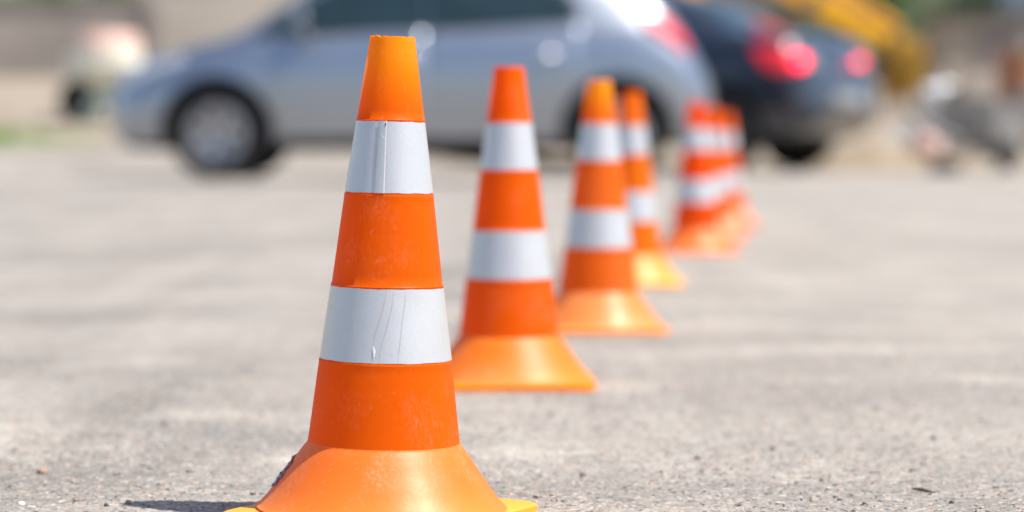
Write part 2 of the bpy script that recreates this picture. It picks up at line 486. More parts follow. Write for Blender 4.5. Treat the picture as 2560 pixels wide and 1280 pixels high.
def make_cone(label, loc, rz, mats, hero=False, tilt=(0, 0), seed=0, dz=(0, 0)):
    body_m, skirt_m, plate_m, band_m = mats
    seg = 128 if hero else 64
    root = empty('traffic_cone', loc, 0)
    root.rotation_euler = (tilt[0], tilt[1], 0)
    if hero: root.scale = (1, 1, .993)
    tag(root, label, 'traffic cone', 'row of orange and white traffic cones')
    # body: hollow, open at the cut top
    bm = bmesh.new()
    outer = []
    P = PROFILE
    for (r0, z0), (r1, z1) in zip(P, P[1:]):
        n = max(1, int((z0 - z1) / .006))
        for k in range(n): outer.append((r0 + (r1 - r0) * k / n, z0 + (z1 - z0) * k / n))
    outer.append(P[-1])
    inner = [(max(.004, r_ - .0022), z) for r_, z in outer if z > .311]   # rolled lip; below it the wall is one thin sheet
    prof = inner[::-1] + outer
    ntop = len(inner)
    def jit(i, a):
        if i in (ntop - 1, ntop):
            return .0009 * noise.noise(Vector((math.cos(a) * 5, math.sin(a) * 5, seed))) + .0008 * noise.noise(Vector((math.cos(a) * 16, math.sin(a) * 16, seed + (i - ntop) * .4)))
        return 0
    add_lathe(bm, prof, seg, jitter=jit)
    for v in bm.verts:   # soft plastic is never perfectly round
        k = 1 + .007 * noise.noise(v.co * 13 + Vector((seed, 0, 0)))
        v.co.x *= k; v.co.y *= k
    body = obj('cone_body', bm, body_m, root, auto=60)
    # skirt
    bm = bmesh.new()
    o2 = []
    for (r0, z0), (r1, z1) in zip(SKIRT, SKIRT[1:]):
        for k in range(3): o2.append((r0 + (r1 - r0) * k / 3, z0 + (z1 - z0) * k / 3))
    o2.append(SKIRT[-1])
    add_lathe(bm, o2, seg)
    obj('skirt', bm, skirt_m, root, auto=60)
    # square foot with rounded corners
    bm = bmesh.new()
    half, cr, th = (.0835, .020, .0072) if hero else (.0845, .024, .0072)
    ring = []
    for qd in range(4):
        cx = (half - cr) * (1 if qd in (0, 3) else -1); cy = (half - cr) * (1 if qd in (0, 1) else -1)
        for k in range(9):
            a = PI / 2 * qd + PI / 2 * k / 8
            ring.append((cx + cr * math.cos(a), cy + cr * math.sin(a)))
    hole = [(.072 * math.cos(math.atan2(y, x)), .072 * math.sin(math.atan2(y, x))) for x, y in ring]
    lv = []
    for sc_, z in ((0, .0), (1, .0), (1, th - .0012), (.985, th - .0003), (.97, th), ('h', th), ('h', 0)):
        if sc_ == 'h' or sc_ == 0: rr = [(x, y) for x, y in hole]
        else: rr = [(x * sc_, y * sc_) for x, y in ring]
        lv.append([bm.verts.new((x, y, z + .0004 * noise.noise(Vector((x * 30, y * 30, seed))))) for x, y in rr])
    lv = lv[:-1]
    n = len(ring)
    for A, B in list(zip(lv, lv[1:])) + [(lv[-1], lv[0])]:
        for k in range(n): bm.faces.new((A[k], A[(k + 1) % n], B[(k + 1) % n], B[k]))
    pl = obj('base_plate', bm, plate_m, root, auto=35)
    pl.rotation_euler = (0, -tilt[1] * .6, rz)
    if hero: pl.scale = (.985, .985, .85)
    # two reflective bands
    for bi, (zt, zb) in enumerate(((.2648, .2177), (.1549, .1067))):
        bm = bmesh.new()
        zt += dz[bi]; zb += dz[bi]
        def bj(u, a, s):
            return .00035 * noise.noise(Vector((math.cos(a) * 3, math.sin(a) * 3, s + seed + bi * 7))) + (.00025 * noise.noise(Vector((math.cos(a) * 14, math.sin(a) * 14, s + seed))))
        rows = 10
        grid = []
        for j in range(rows + 1):
            ring = []
            for k in range(seg):
                a = 2 * PI * k / seg
                t = j / rows
                z = zt + (zb - zt) * t + (bj(0, a, 0) if j == 0 else (bj(0, a, 4) if j == rows else 0))
                # outward film over a straight line between the lips
                r_ = prof_r(max(min(z, .32), .0507)) + .00035 + .00022 * noise.noise(Vector((math.cos(a) * 2.2, math.sin(a) * 2.2, z * 25 + seed)))
                ring.append(bm.verts.new(pt(r_, a, z)))
            grid.append(ring)
        for A, B in zip(grid, grid[1:]):
            for k in range(seg): bm.faces.new((A[k], B[k], B[(k + 1) % seg], A[(k + 1) % seg]))
        if hero and bi == 0:      # overlap of the tape with a step
            prev = None
            for j in range(rows + 1):
                z = zt + .0004 + (zb - .0004 - zt) * j / rows
                q = []
                for a, up in ((-.30, .00075), (-.27, .0011), (-.09, .0011), (-.055, .0011), (-.055, .0002)):
                    q.append(bm.verts.new(pt(prof_r(min(z, .2647)) + up, a, z)))
                if prev:
                    for k in range(4): bm.faces.new((prev[k], prev[k + 1], q[k + 1], q[k]))
                prev = q
            ribbon(bm, [(-.047, zt - .0475 * t / 6) for t in range(7)], .0002, 1, .0008)
            ribbon(bm, [(-.20, zt - .0085), (-.13, zt - .0105), (-.06, zt - .012)], .0004, 3, .0014)
            ribbon(bm, [(-.08, zt - .0010), (-.09, zt - .002), (-.085, zt - .0032)], .0009, 2, .0014)
            for (a, dzz) in ((-.5, .027), (-.42, .028), (-.1, .030), (-.09, .0235)):
                ribbon(bm, [(a, zt - dzz), (a + .05, zt - dzz - .0001), (a + .1, zt - dzz + .0001)], .0003, 1, .0013)
        if hero and bi == 1:
            ribbon(bm, [(.03, zt - .0005), (.02, zt - .006), (-.02, zt - .014), (-.075, zt - .022), (-.13, zt - .030), (-.15, zt - .036)], .00018, 1, .0008)
            ribbon(bm, [(.16, zt - .0005), (.15, zt - .008), (.11, zt - .016), (.05, zt - .026), (-.01, zt - .035), (-.04, zt - .042), (-.045, zt - .047)], .00018, 1, .0008)
            ribbon(bm, [(.37, zt - .0005), (.36, zt - .008), (.32, zt - .018), (.28, zt - .03), (.25, zt - .040), (.235, zt - .047)], .00018, 1, .0008)
            ribbon(bm, [(-1.30, zt - .0130), (-1.15, zt - .0134), (-.98, zt - .0142)], .0009, 2, .0008)
            ribbon(bm, [(-.14, zt - .037), (-.12, zt - .040), (-.125, zt - .044)], .0016, 3, .0009)
        b = obj('reflective_band', bm, [band_m, crack_m, dark_m, pale_m], root)
    if hero:
        # remains of a torn dark sticker on the left of the skirt
        bm = bmesh.new()
        m_, n_ = 26, 12
        gr = {}
        for i in range(m_ + 1):
            for j in range(n_ + 1):
                t = i / m_
                z = .0385 - .020 * t
                for (r0, z0), (r1, z1) in zip(SKIRT, SKIRT[1:]):
                    if z1 <= z <= z0: r_ = r0 + (r1 - r0) * (z0 - z) / (z0 - z1)
                a = R(-112 + 33 * j / n_) + .12 * noise.noise(Vector((i * .35, j * .5, 1)))
                lift = .0007 + .0013 * max(0, noise.noise(Vector((i * .45, j * .35, 9)))) + .0006 * noise.noise(Vector((i * 1.7, j * 1.1, 2)))
                gr[i, j] = bm.verts.new(pt(r_ + lift * .8, a, z + lift * .7))
        for i in range(m_):
            for j in range(n_):
                d = min(i, m_ - 1 - i) / 4 + min(j, n_ - 1 - j) / 4 + 1.4 * noise.noise(Vector((i * .4, j * .4, 5)))
                if d > .25: bm.faces.new((gr[i, j], gr[i + 1, j], gr[i + 1, j + 1], gr[i, j + 1]))
        bmesh.ops.delete(bm, geom=[v for v in bm.verts if not v.link_faces], context='VERTS')
        st = obj('torn_sticker', bm, simple('old_sticker', (.22, .18, .22), .7, var=.5, scale=150), root, smooth=False)
        so = st.modifiers.new('s', 'SOLIDIFY'); so.thickness = .0003
    return root

bandM = band_material('reflective_tape')
def cone_mats(i, body, skirt, plate, tip=None, sk_rough=.42, trans=.50, scuff=.36):
    return (orange_plastic('cone_orange_%d' % i, body, tip, seed=i * 1.7, trans=trans, scuff=scuff),
            orange_plastic('skirt_orange_%d' % i, skirt, None, rough=sk_rough, seed=i * 2.3 + 5, trans=.30, scuff=min(1, scuff * 1.5), spec=.42, low=(.95, skirt[1] * 1.35, skirt[2] * 2.2)),
            orange_plastic('plate_orange_%d' % i, plate, None, rough=.4, seed=i * 3.1, trans=.15, scuff=.3),
            bandM)
make_cone('nearest and largest cone with a cracked lower white band and torn sticker on its skirt', (-.0866, 1.690, 0), R(-27),
          cone_mats(1, (.98, .165, .001), (.95, .20, .018), (.85, .38, .045), tip=(.94, .37, .005)), hero=True, tilt=(0, R(1.37)), seed=1)
make_cone('second cone of the row, deep orange, just behind the nearest cone', (-.003, 2.58, 0), R(2),
          cone_mats(2, (.98, .155, .001), (.94, .21, .014), (.92, .24, .01)), seed=2, dz=(-.0002, .0015))
make_cone('third cone of the row, salmon orange with a yellowish tip and pale skirt', (.1105, 3.28, 0), R(4),
          cone_mats(3, (.95, .19, .012), (.90, .25, .045), (.88, .28, .06), tip=(.94, .40, .006)), seed=3, tilt=(0, R(.3)), dz=(.001, .001))
make_cone('fourth cone of the row, half hidden behind the third, with a yellow orange skirt', (.2, 4.26, 0), R(-5),
          cone_mats(4, (.96, .22, .008), (.92, .34, .05), (.92, .42, .04)), seed=4)
make_cone('fifth cone of the row, reddish orange, first of the three far cones', (.395, 5.45, terrain(.395, 5.45)), R(7),
          cone_mats(5, (.96, .11, .002), (.92, .20, .03), (.88, .2, .03)), seed=5, tilt=(0, R(-.5)))
make_cone('sixth cone of the row, squeezed between the two other far cones', (.488, 6.22, terrain(.488, 6.22)), R(-3),
          cone_mats(6, (.96, .16, .008), (.92, .24, .08), (.88, .22, .05)), seed=6)
make_cone('last and smallest cone of the row, next to the dark car wheel', (.612, 7.25, terrain(.612, 7.25)), R(10),
          cone_mats(7, (.96, .16, .008), (.92, .23, .08), (.88, .22, .05)), seed=7)

# ------------------------------------------------------------------ cars
glass_m = simple('car_glass', (.012, .028, .034), .06, var=.3, scale=2)
for mm in (glass_m,):
    mm.node_tree.nodes['Principled BSDF'].inputs['Specular IOR Level'].default_value = .6
rubber_m = simple('tyre_rubber', (.022, .022, .022), .8, var=.3, scale=30)
trim_m = simple('black_trim', (.02, .02, .021), .5, var=.2)
steel_m = simple('dirty_steel', (.12, .11, .10), .5, metal=.5, var=.35, scale=9)
under_m = simple('underbody', (.012, .012, .012), .9)
rim_m = simple('alloy_rim', (.48, .48, .51), .28, metal=.8, var=.12, scale=6)
chrome_m = simple('bright_handle', (.8, .8, .82), .22, metal=.9, var=.04)
lens_red = simple('red_lens', (.62, .004, .02), .5, var=.15, scale=12, coat=0)
lens_clear = simple('clear_lens', (.62, .64, .66), .1, metal=.5, var=.2, scale=14, coat=1)
plate_m = simple('licence_plate_grime', (.20, .20, .20), .4, var=.05)

def catmull(P, t):
    """P = list of tuples (x, values...), interpolate at x=t"""
    xs = [p[0] for p in P]
    if t <= xs[0]: return P[0][1:]
    if t >= xs[-1]: return P[-1][1:]
    i = max(k for k in range(len(xs) - 1) if xs[k] <= t)
    u = (t - xs[i]) / (xs[i + 1] - xs[i])
    out = []
    for c in range(1, len(P[0])):
        p1, p2 = P[i][c], P[i + 1][c]
        d = xs[i + 1] - xs[i]
        m1 = (P[i + 1][c] - P[i - 1][c]) / (xs[i + 1] - xs[i - 1]) * d if i > 0 else (p2 - p1)
        m2 = (P[i + 2][c] - P[i][c]) / (xs[i + 2] - xs[i]) * d if i + 2 < len(P) else (p2 - p1)
        a = 2 * u ** 3 - 3 * u ** 2 + 1; b = u ** 3 - 2 * u ** 2 + u; c_ = -2 * u ** 3 + 3 * u ** 2; e = u ** 3 - u ** 2
        out.append(a * p1 + b * m1 + c_ * p2 + e * m2)
    return out

def make_car(label, loc, rz, ST, Lc, axles, wr, pm, side_windows, doors, handles, hood_end, ws, rw, lamps, heads, belt_z, mirror, plates, group, high_lamp=None, rocker=True, rim_mat=None):
    """car along local x: nose at 0, tail at Lc; local y = width. ST = stations (x, ztop, zshoulder, W, wtop, zbottom)"""
    rim_mat = rim_mat or rim_m
    root = empty('parked_car', loc, rz)
    tag(root, label, 'car', group)
    ox = Lc / 2
    def section(x):
        zt, zs, W, wt, zb = catmull(ST, x)
        zm = zb + (zs - zb) * .48
        tall = max(0, zt - zs)
        cr = .03
        return [(0, zb), (W * .55, zb), (W - .09, zb + .01), (W - .035, zb + .07), (W - .012, zb + (zs - zb) * .28), (W, zm), (W - .003, zb + (zs - zb) * .70),
                (W - .022, zb + (zs - zb) * .80), (W - .062, zs - .045), (W - .085, zs), (W - .10 - .1 * min(.2, tall), zs + tall * .12 + .002),
                (wt + (W - .10 - wt) * .5, zs + tall * .55), (wt + .05, zt - .10 * min(1, tall / .3) ), (wt, zt - .045 * min(1, tall / .2)), (wt * .75, zt - .012), (wt * .4, zt + cr * .2), (0, zt + cr * .35)]
    bm = bmesh.new()
    nx = 64
    rings = []
    for i in range(nx + 1):
        x = Lc * i / nx
        half = section(x)
        pts = [(y, z) for y, z in half] + [(-y, z) for y, z in half[-2:0:-1]]
        rings.append([bm.verts.new((x - ox, y, z)) for y, z in pts])
    n = len(rings[0])
    for A, B in zip(rings, rings[1:]):
        for k in range(n): bm.faces.new((A[k], B[k], B[(k + 1) % n], A[(k + 1) % n]))
    for rg, d in ((rings[0], -.05), (rings[-1], .05)):   # rounded nose and tail caps
        cen = sum((v.co for v in rg), Vector()) / n
        inner = [bm.verts.new(cen + (v.co - cen) * .6 + Vector((d * .7, 0, 0))) for v in rg]
        for k in range(n): bm.faces.new((rg[k], rg[(k + 1) % n], inner[(k + 1) % n], inner[k]))
        cv = bm.verts.new(cen + Vector((d, 0, 0)))
        for k in range(n): bm.faces.new((inner[k], inner[(k + 1) % n], cv))
    bmesh.ops.recalc_face_normals(bm, faces=bm.faces[:])
    me = bpy.data.meshes.new('tmp'); bm.to_mesh(me); bm.free()
    tmp = link(bpy.data.objects.new('tmp', me))
    s = tmp.modifiers.new('s', 'SUBSURF'); s.levels = 1; s.render_levels = 1
    ar = wr + .066
    cut = []
    for ax in axles:
        for sgn in (-1, 1):
            cb = bmesh.new()
            bmesh.ops.create_cone(cb, cap_ends=True, segments=48, radius1=ar, radius2=ar, depth=.5,
                                  matrix=Matrix.Translation((ax - ox, sgn * .88, wr)) @ Matrix.Rotation(PI / 2, 4, 'X'))
            cm = bpy.data.meshes.new('cut'); cb.to_mesh(cm); cb.free()
            co = link(bpy.data.objects.new('cut', cm)); cut.append(co)
            b = tmp.modifiers.new('b', 'BOOLEAN'); b.object = co; b.operation = 'DIFFERENCE'; b.solver = 'EXACT'
    bpy.context.view_layer.update()
    # clean surface without arches, for projecting panels on
    for b in tmp.modifiers:
        if b.type == 'BOOLEAN': b.show_viewport = False
    bpy.context.view_layer.update()
    dg = bpy.context.evaluated_depsgraph_get()
    m0 = bpy.data.meshes.new_from_object(tmp.evaluated_get(dg))
    pb = bmesh.new(); pb.from_mesh(m0); tree = BVHTree.FromBMesh(pb); pb.free(); bpy.data.meshes.remove(m0)
    for b in tmp.modifiers: b.show_viewport = True
    bpy.context.view_layer.update()
    dg = bpy.context.evaluated_depsgraph_get()
    m1 = bpy.data.meshes.new_from_object(tmp.evaluated_get(dg))
    for o in [tmp] + cut:
        d = o.data; bpy.data.objects.remove(o); bpy.data.meshes.remove(d)
    m1.name = 'body'; m1.materials.clear(); m1.materials.append(pm); m1.materials.append(under_m)
    for f in m1.polygons:
        f.use_smooth = True; f.material_index = 0
        c = f.center
        if f.normal.z < -.9 and c.z < .32: f.material_index = 1
        for ax in axles:
            d = math.hypot(c.x - (ax - ox), c.z - wr)
            if d < ar + .004 and abs(c.y) < .86:
                # on the cylinder wall or its end cap
                if abs(d - ar) < .006 and abs(f.normal.y) < .4 or abs(abs(c.y) - .63) < .004:
                    f.material_index = 1
    m1.set_sharp_from_angle(angle=R(38))
    link(bpy.data.objects.new('body', m1), root)
    # projected panels
    def patch(outline, side, off, step=.05, th=.012):
        """outline in (x,z) for sides or (y,z) for front/rear or (x,y) for top; side in 'L','R','F','B','T'"""
        pts = [Vector(p) for p in outline]
        dense = []
        for a, b in zip(pts, pts[1:] + pts[:1]):
            k = max(1, int((b - a).length / step))
            dense += [a.lerp(b, j / k) for j in range(k)]
        nb = len(dense)
        x0, x1 = min(p[0] for p in pts), max(p[0] for p in pts); y0, y1 = min(p[1] for p in pts), max(p[1] for p in pts)
        extra = []
        def inside(q):
            c = False
            for a, b in zip(dense, dense[1:] + dense[:1]):
                if (a[1] > q[1]) != (b[1] > q[1]) and q[0] < (b[0] - a[0]) * (q[1] - a[1]) / (b[1] - a[1]) + a[0]: c = not c
            return c
        u = x0 + step / 2
        while u < x1:
            t = y0 + step / 2
            while t < y1:
                q = Vector((u, t))
                if inside(q) and min((q - d).length for d in dense) > step * .4: extra.append(q)
                t += step
            u += step
        r_ = delaunay_2d_cdt(dense + extra, [(i, (i + 1) % nb) for i in range(nb)], [], 1, 1e-5)
        bm2 = bmesh.new(); vs = []
        for q in r_[0]:
            if side in 'LR':
                s_ = -1 if side == 'L' else 1
                o_, d_ = Vector((q[0] - ox, 3 * s_, q[1])), Vector((0, -s_, 0))
            elif side in 'FB':
                s_ = -1 if side == 'F' else 1
                o_, d_ = Vector((4 * s_, q[0], q[1])), Vector((-s_, 0, 0))
            else:
                o_, d_ = Vector((q[0] - ox, q[1], 3)), Vector((0, 0, -1))
            h, nn, _, _ = tree.ray_cast(o_, d_)
            if h is None: h, nn, _, _ = tree.find_nearest(o_ + d_ * 2.2)
            vs.append(bm2.verts.new(h + nn * off))
        for f in r_[2]:
            try: bm2.faces.new([vs[i] for i in f])
            except ValueError: pass
        bmesh.ops.recalc_face_normals(bm2, faces=bm2.faces[:])
        f0 = next(iter(bm2.faces), None)
        want = {'L': Vector((0, -1, 0)), 'R': Vector((0, 1, 0)), 'F': Vector((-1, 0, 0)), 'B': Vector((1, 0, 0)), 'T': Vector((0, 0, 1))}[side]
        if f0 and sum((f.normal for f in bm2.faces), Vector()).dot(want) < 0:
            bmesh.ops.reverse_faces(bm2, faces=bm2.faces[:])
        return bm2
    def panel(name, outline, side, off, material, parent=root, step=.05, th=.006):
        bm2 = patch(outline, side, off, step)
        me = bpy.data.meshes.new(name); bm2.to_mesh(me); bm2.free(); me.materials.append(material)
        me.polygons.foreach_set('use_smooth', [True] * len(me.polygons))
        o = link(bpy.data.objects.new(name, me), parent)
        md = o.modifiers.new('t', 'SOLIDIFY'); md.thickness = th; md.offset = -1
        return o
    for side in 'LR':
        sg = -1 if side == 'L' else 1
        ds = [panel('door', d, side, .004, pm) for d in doors]
        for wd in side_windows: panel('window', wd, side, .008, glass_m)
        for hx, hz, di in handles:
            hit = tree.ray_cast(Vector((hx - ox, 3 * sg, hz)), Vector((0, -sg, 0)))[0]
            hb = bmesh.new()
            y = hit.y + sg * .028
            add_tube(hb, [(hx - ox - .085, hit.y, hz), (hx - ox - .07, y, hz + .002), (hx - ox, y + sg * .008, hz + .004), (hx - ox + .07, y, hz + .002), (hx - ox + .085, hit.y, hz)], [.008, .013, .016, .013, .008], 12)
            obj('door_handle', hb, chrome_m, ds[di] if di < len(ds) else root)
        for ln in lamps: panel('tail_light', ln, side, .014, lens_red, step=.03, th=.02)
        for hd in heads: panel('headlight', hd, side, .010, lens_clear, step=.04, th=.02)
        # mirror
        mx, mz = mirror
        hit = tree.ray_cast(Vector((mx - ox, 3 * sg, mz - .03)), Vector((0, -sg, 0)))[0]
        mb = bmesh.new(); bmesh.ops.create_uvsphere(mb, u_segments=20, v_segments=12, radius=1)
        for v in mb.verts:
            v.co = Vector((v.co.x * .075 * (1 if v.co.x < 0 else .35), v.co.y * .115, v.co.z * .075 + .02 * v.co.y * sg))
        bmesh.ops.translate(mb, verts=mb.verts, vec=(mx - ox, hit.y + sg * .15, mz + .04))
        add_tube(mb, [(mx - ox, hit.y - sg * .01, mz - .02), (mx - ox, hit.y + sg * .12, mz + .01)], .022, 8)
        mo = obj('wing_mirror', mb, pm, root)
        gb = bmesh.new()
        bmesh.ops.create_circle(gb, cap_ends=True, segments=20, radius=1, matrix=Matrix.Translation((mx - ox + .030, hit.y + sg * .15, mz + .04)) @ Matrix.Diagonal((1, .09, .055, 1)) @ Matrix.Rotation(PI / 2, 4, 'Y'))
        obj('mirror_glass', gb, glass_m, mo)
        if rocker:
            a0, a1 = axles[0] + ar + .02, axles[1] - ar - .02
            panel('sill_trim', [(a0, ST[3][5] + .035), (a1, ST[3][5] + .035), (a1, ST[3][5] + .085), (a0, ST[3][5] + .085)], side, .008, trim_m)
        for ax in axles:
            wb = empty('wheel', (ax - ox, sg * (.80 - .105), wr)); wb.parent = root
            tb = bmesh.new()
            tp = [(wr * .61, -.085), (wr * .72, -.098), (wr * .88, -.102), (wr * .965, -.088), (wr, -.06), (wr, .06), (wr * .965, .088), (wr * .88, .102), (wr * .72, .098), (wr * .61, .085), (wr * .61, -.085)]
            add_lathe(tb, tp, 56, 'Y'); obj('tyre', tb, rubber_m, wb, auto=40)
            rb = bmesh.new()
            rp = [(wr * .605, -.08), (wr * .615, .083), (wr * .62, .094), (wr * .59, .098), (wr * .55, .075), (wr * .52, .02), (wr * .3, .0), (.002, .0)]
            add_lathe(rb, [(r_, z * sg) for r_, z in rp], 56, 'Y', mi=0)
            for k in range(7):
                a = 2 * PI * k / 7
                c_ = Vector((math.cos(a), 0, math.sin(a))); t_ = Vector((-math.sin(a), 0, math.cos(a)))
                q = []
                for rr_, ww, hh in ((wr * .12, .026, .075), (wr * .40, .024, .078), (wr * .59, .036, .088)):
                    q.append([rb.verts.new(c_ * rr_ + t_ * ww * u_ + Vector((0, sg * hh * v_, 0))) for u_, v_ in ((-1, .5), (-.7, 1), (.7, 1), (1, .5))])
                for A, B in zip(q, q[1:]):
                    for kk in range(3): rb.faces.new((A[kk], A[kk + 1], B[kk + 1], B[kk]))
            obj('rim', rb, rim_mat, wb, auto=35)
            hb = bmesh.new()
            add_lathe(hb, [(.001, .088 * sg), (.028, .086 * sg), (.038, .074 * sg), (.040, .05 * sg)], 20, 'Y')
            obj('hub_cap', hb, rim_m, wb, auto=60)
            db = bmesh.new()
            add_lathe(db, [(.001, .03 * sg), (wr * .42, .03 * sg), (wr * .42, .015 * sg)], 32, 'Y')
            obj('brake_disc', db, simple('brake_steel', (.2, .19, .18), .45, metal=.7), wb, auto=40)
    panel('windscreen', ws, 'T', .006, glass_m, step=.08)
    panel('rear_window', rw, 'T', .006, glass_m, step=.06)
    for pn, pside, pl in plates:
        panel(pn, pl, pside, .012, plate_m, step=.06)
    if high_lamp: panel('high_brake_light', high_lamp, 'T', .02, lens_red, step=.04, th=.02)
    gz = ST[2][1]
    panel('grille', [(-.36, .46), (.36, .46), (.30, .60), (-.30, .60)], 'F', .008, trim_m, step=.06)
    panel('lower_intake', [(-.42, .30), (.42, .30), (.36, .38), (-.36, .38)], 'F', .008, trim_m, step=.06)
    return root

# silver hatchback
ST1 = [(0.0, .62, .52, .48, .32, .30), (.10, .73, .62, .68, .46, .22), (.28, .83, .72, .79, .52, .20), (.60, .91, .82, .84, .60, .19), (.88, .985, .90, .85, .63, .19),
       (1.15, 1.15, .94, .855, .63, .19), (1.40, 1.30, .955, .86, .60, .19), (1.68, 1.425, .965, .86, .56, .19), (2.10, 1.485, .98, .86, .56, .19), (2.60, 1.49, 1.0, .86, .55, .19),
       (3.10, 1.455, 1.015, .86, .54, .20), (3.45, 1.37, 1.02, .85, .53, .21), (3.66, 1.22, 1.0, .83, .55, .22), (3.82, 1.02, .92, .80, .58, .24), (3.94, .80, .72, .76, .60, .27), (4.0, .66, .56, .70, .52, .32)]
silver = paint('silver_paint', (.365, .395, .45), metal=.95, rough=.33, coat=.5)
SC1 = 1.0
car1 = make_car('silver five door hatchback parked side on behind the row of cones', (-.68, 17.5, terrain(-.68, 17.5)), R(-2.0), ST1, 4.0, (.77, 3.40), .315, silver,
    side_windows=[[(1.0, .945), (2.145, .99), (2.145, 1.40), (1.74, 1.375), (1.38, 1.20)], [(2.153, .99), (3.10, 1.03), (3.16, 1.12), (2.98, 1.36), (2.153, 1.40)]],
    doors=[[(1.16, .27), (2.14, .27), (2.14, .985), (1.14, .945), (1.12, .7)], [(2.16, .27), (2.80, .27), (2.98, .56), (3.14, .72), (3.16, 1.0), (2.16, .985)]],
    handles=[(2.02, .80, 0), (2.93, .82, 1)],
    hood_end=.9, ws=[(.95, -.60), (1.60, -.54), (1.64, 0), (1.60, .54), (.95, .60), (.90, 0)],
    rw=[(3.48, -.44), (3.72, -.50), (3.73, .50), (3.48, .44)],
    lamps=[[(3.54, 1.10), (3.68, 1.08), (3.78, .99), (3.86, .86), (3.84, .84), (3.72, .93), (3.58, 1.01)]],
    heads=[[(.10, .60), (.30, .68), (.55, .80), (.42, .80), (.16, .70)]],
    belt_z=.97, mirror=(1.36, 1.0),
    plates=[('licence_plate', 'B', [(-.26, .62), (.26, .62), (.26, .73), (-.26, .73)])], group='parked cars')

car1.scale = (SC1, SC1, 1.0)
# dark blue saloon seen from its rear quarter
ST2 = [(0.0, .62, .52, .48, .32, .30), (.10, .74, .62, .70, .46, .20), (.30, .84, .74, .82, .54, .19), (.80, .94, .84, .86, .62, .19), (1.20, 1.00, .90, .87, .64, .19),
       (1.55, 1.20, .93, .87, .60, .19), (1.95, 1.40, .95, .87, .56, .19), (2.40, 1.465, .97, .87, .56, .19), (2.90, 1.45, 1.0, .87, .55, .19),
       (3.30, 1.36, 1.02, .87, .55, .20), (3.62, 1.20, 1.02, .865, .58, .21), (3.85, 1.105, 1.02, .86, .62, .22), (4.15, 1.07, 1.0, .84, .64, .24), (4.34, 1.02, .93, .80, .62, .27), (4.44, .78, .68, .76, .6, .32), (4.47, .62, .54, .70, .52, .36)]
navy = paint('dark_blue_paint', (.012, .016, .030), metal=.3, rough=.3)
car2 = make_car('dark blue saloon with red tail lights parked behind the silver hatchback', (.70, 22.55, terrain(.70, 22.0)), R(-30), ST2, 4.47, (.90, 3.76), .31, navy,
    side_windows=[[(1.40, .955), (2.40, .99), (2.40, 1.38), (2.02, 1.35), (1.75, 1.2)], [(2.46, .99), (3.30, 1.05), (3.38, 1.12), (3.05, 1.34), (2.46, 1.38)]],
    doors=[[(1.42, .27), (2.42, .27), (2.42, .98), (1.40, .945)], [(2.44, .27), (3.06, .27), (3.28, .60), (3.38, .74), (3.36, 1.0), (2.44, .98)]],
    handles=[(2.30, .84, 0), (3.18, .86, 1)],
    hood_end=1.2, ws=[(1.28, -.60), (1.90, -.54), (1.94, 0), (1.90, .54), (1.28, .60), (1.22, 0)],
    rw=[(3.30, -.50), (3.78, -.56), (3.80, .56), (3.30, .50)],
    lamps=[[(4.02, .95), (4.36, .92), (4.40, .77), (4.26, .75), (4.14, .80)]],
    heads=[[(.10, .62), (.34, .70), (.62, .80), (.45, .82), (.16, .72)]],
    belt_z=.97, mirror=(1.66, 1.02),
    plates=[('licence_plate', 'B', [(-.26, .50), (.26, .50), (.26, .61), (-.26, .61)]), ('tail_light', 'B', [(.28, .79), (.74, .79), (.72, .91), (.28, .90)]), ('tail_light', 'B', [(-.46, .78), (-.74, .79), (-.72, .91), (-.46, .90)])],
    group='parked cars', rim_mat=steel_m, high_lamp=[(3.80, -.3), (3.88, -.3), (3.88, .3), (3.80, .3)])
car2.scale = (1.08, 1.08, 1.08)
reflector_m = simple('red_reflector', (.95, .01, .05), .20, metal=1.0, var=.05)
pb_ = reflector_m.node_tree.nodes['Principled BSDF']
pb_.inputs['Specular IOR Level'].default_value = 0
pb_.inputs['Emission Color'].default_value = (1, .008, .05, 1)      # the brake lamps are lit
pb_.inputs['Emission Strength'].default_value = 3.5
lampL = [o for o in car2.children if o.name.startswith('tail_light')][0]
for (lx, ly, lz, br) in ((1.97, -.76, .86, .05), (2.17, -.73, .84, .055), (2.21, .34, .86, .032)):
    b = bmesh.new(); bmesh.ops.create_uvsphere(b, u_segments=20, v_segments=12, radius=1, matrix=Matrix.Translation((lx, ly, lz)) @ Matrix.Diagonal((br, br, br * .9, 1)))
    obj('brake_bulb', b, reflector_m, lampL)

# ------------------------------------------------------------------ background things
yellow_m = simple('machine_yellow', (.95, .44, .004), .5, var=.2, scale=5)
conc_m = simple('stained_concrete', (.33, .285, .25), .9, var=.2, scale=1.6, bump=.01, bscale=20)
plaster_m = simple('pale_plaster', (.52, .46, .39), .9, var=.12, scale=1.2, bump=.004, bscale=20)
beige_m = simple('beige_render', (.36, .31, .25), .9, var=.25, scale=1.5, bump=.006, bscale=20)

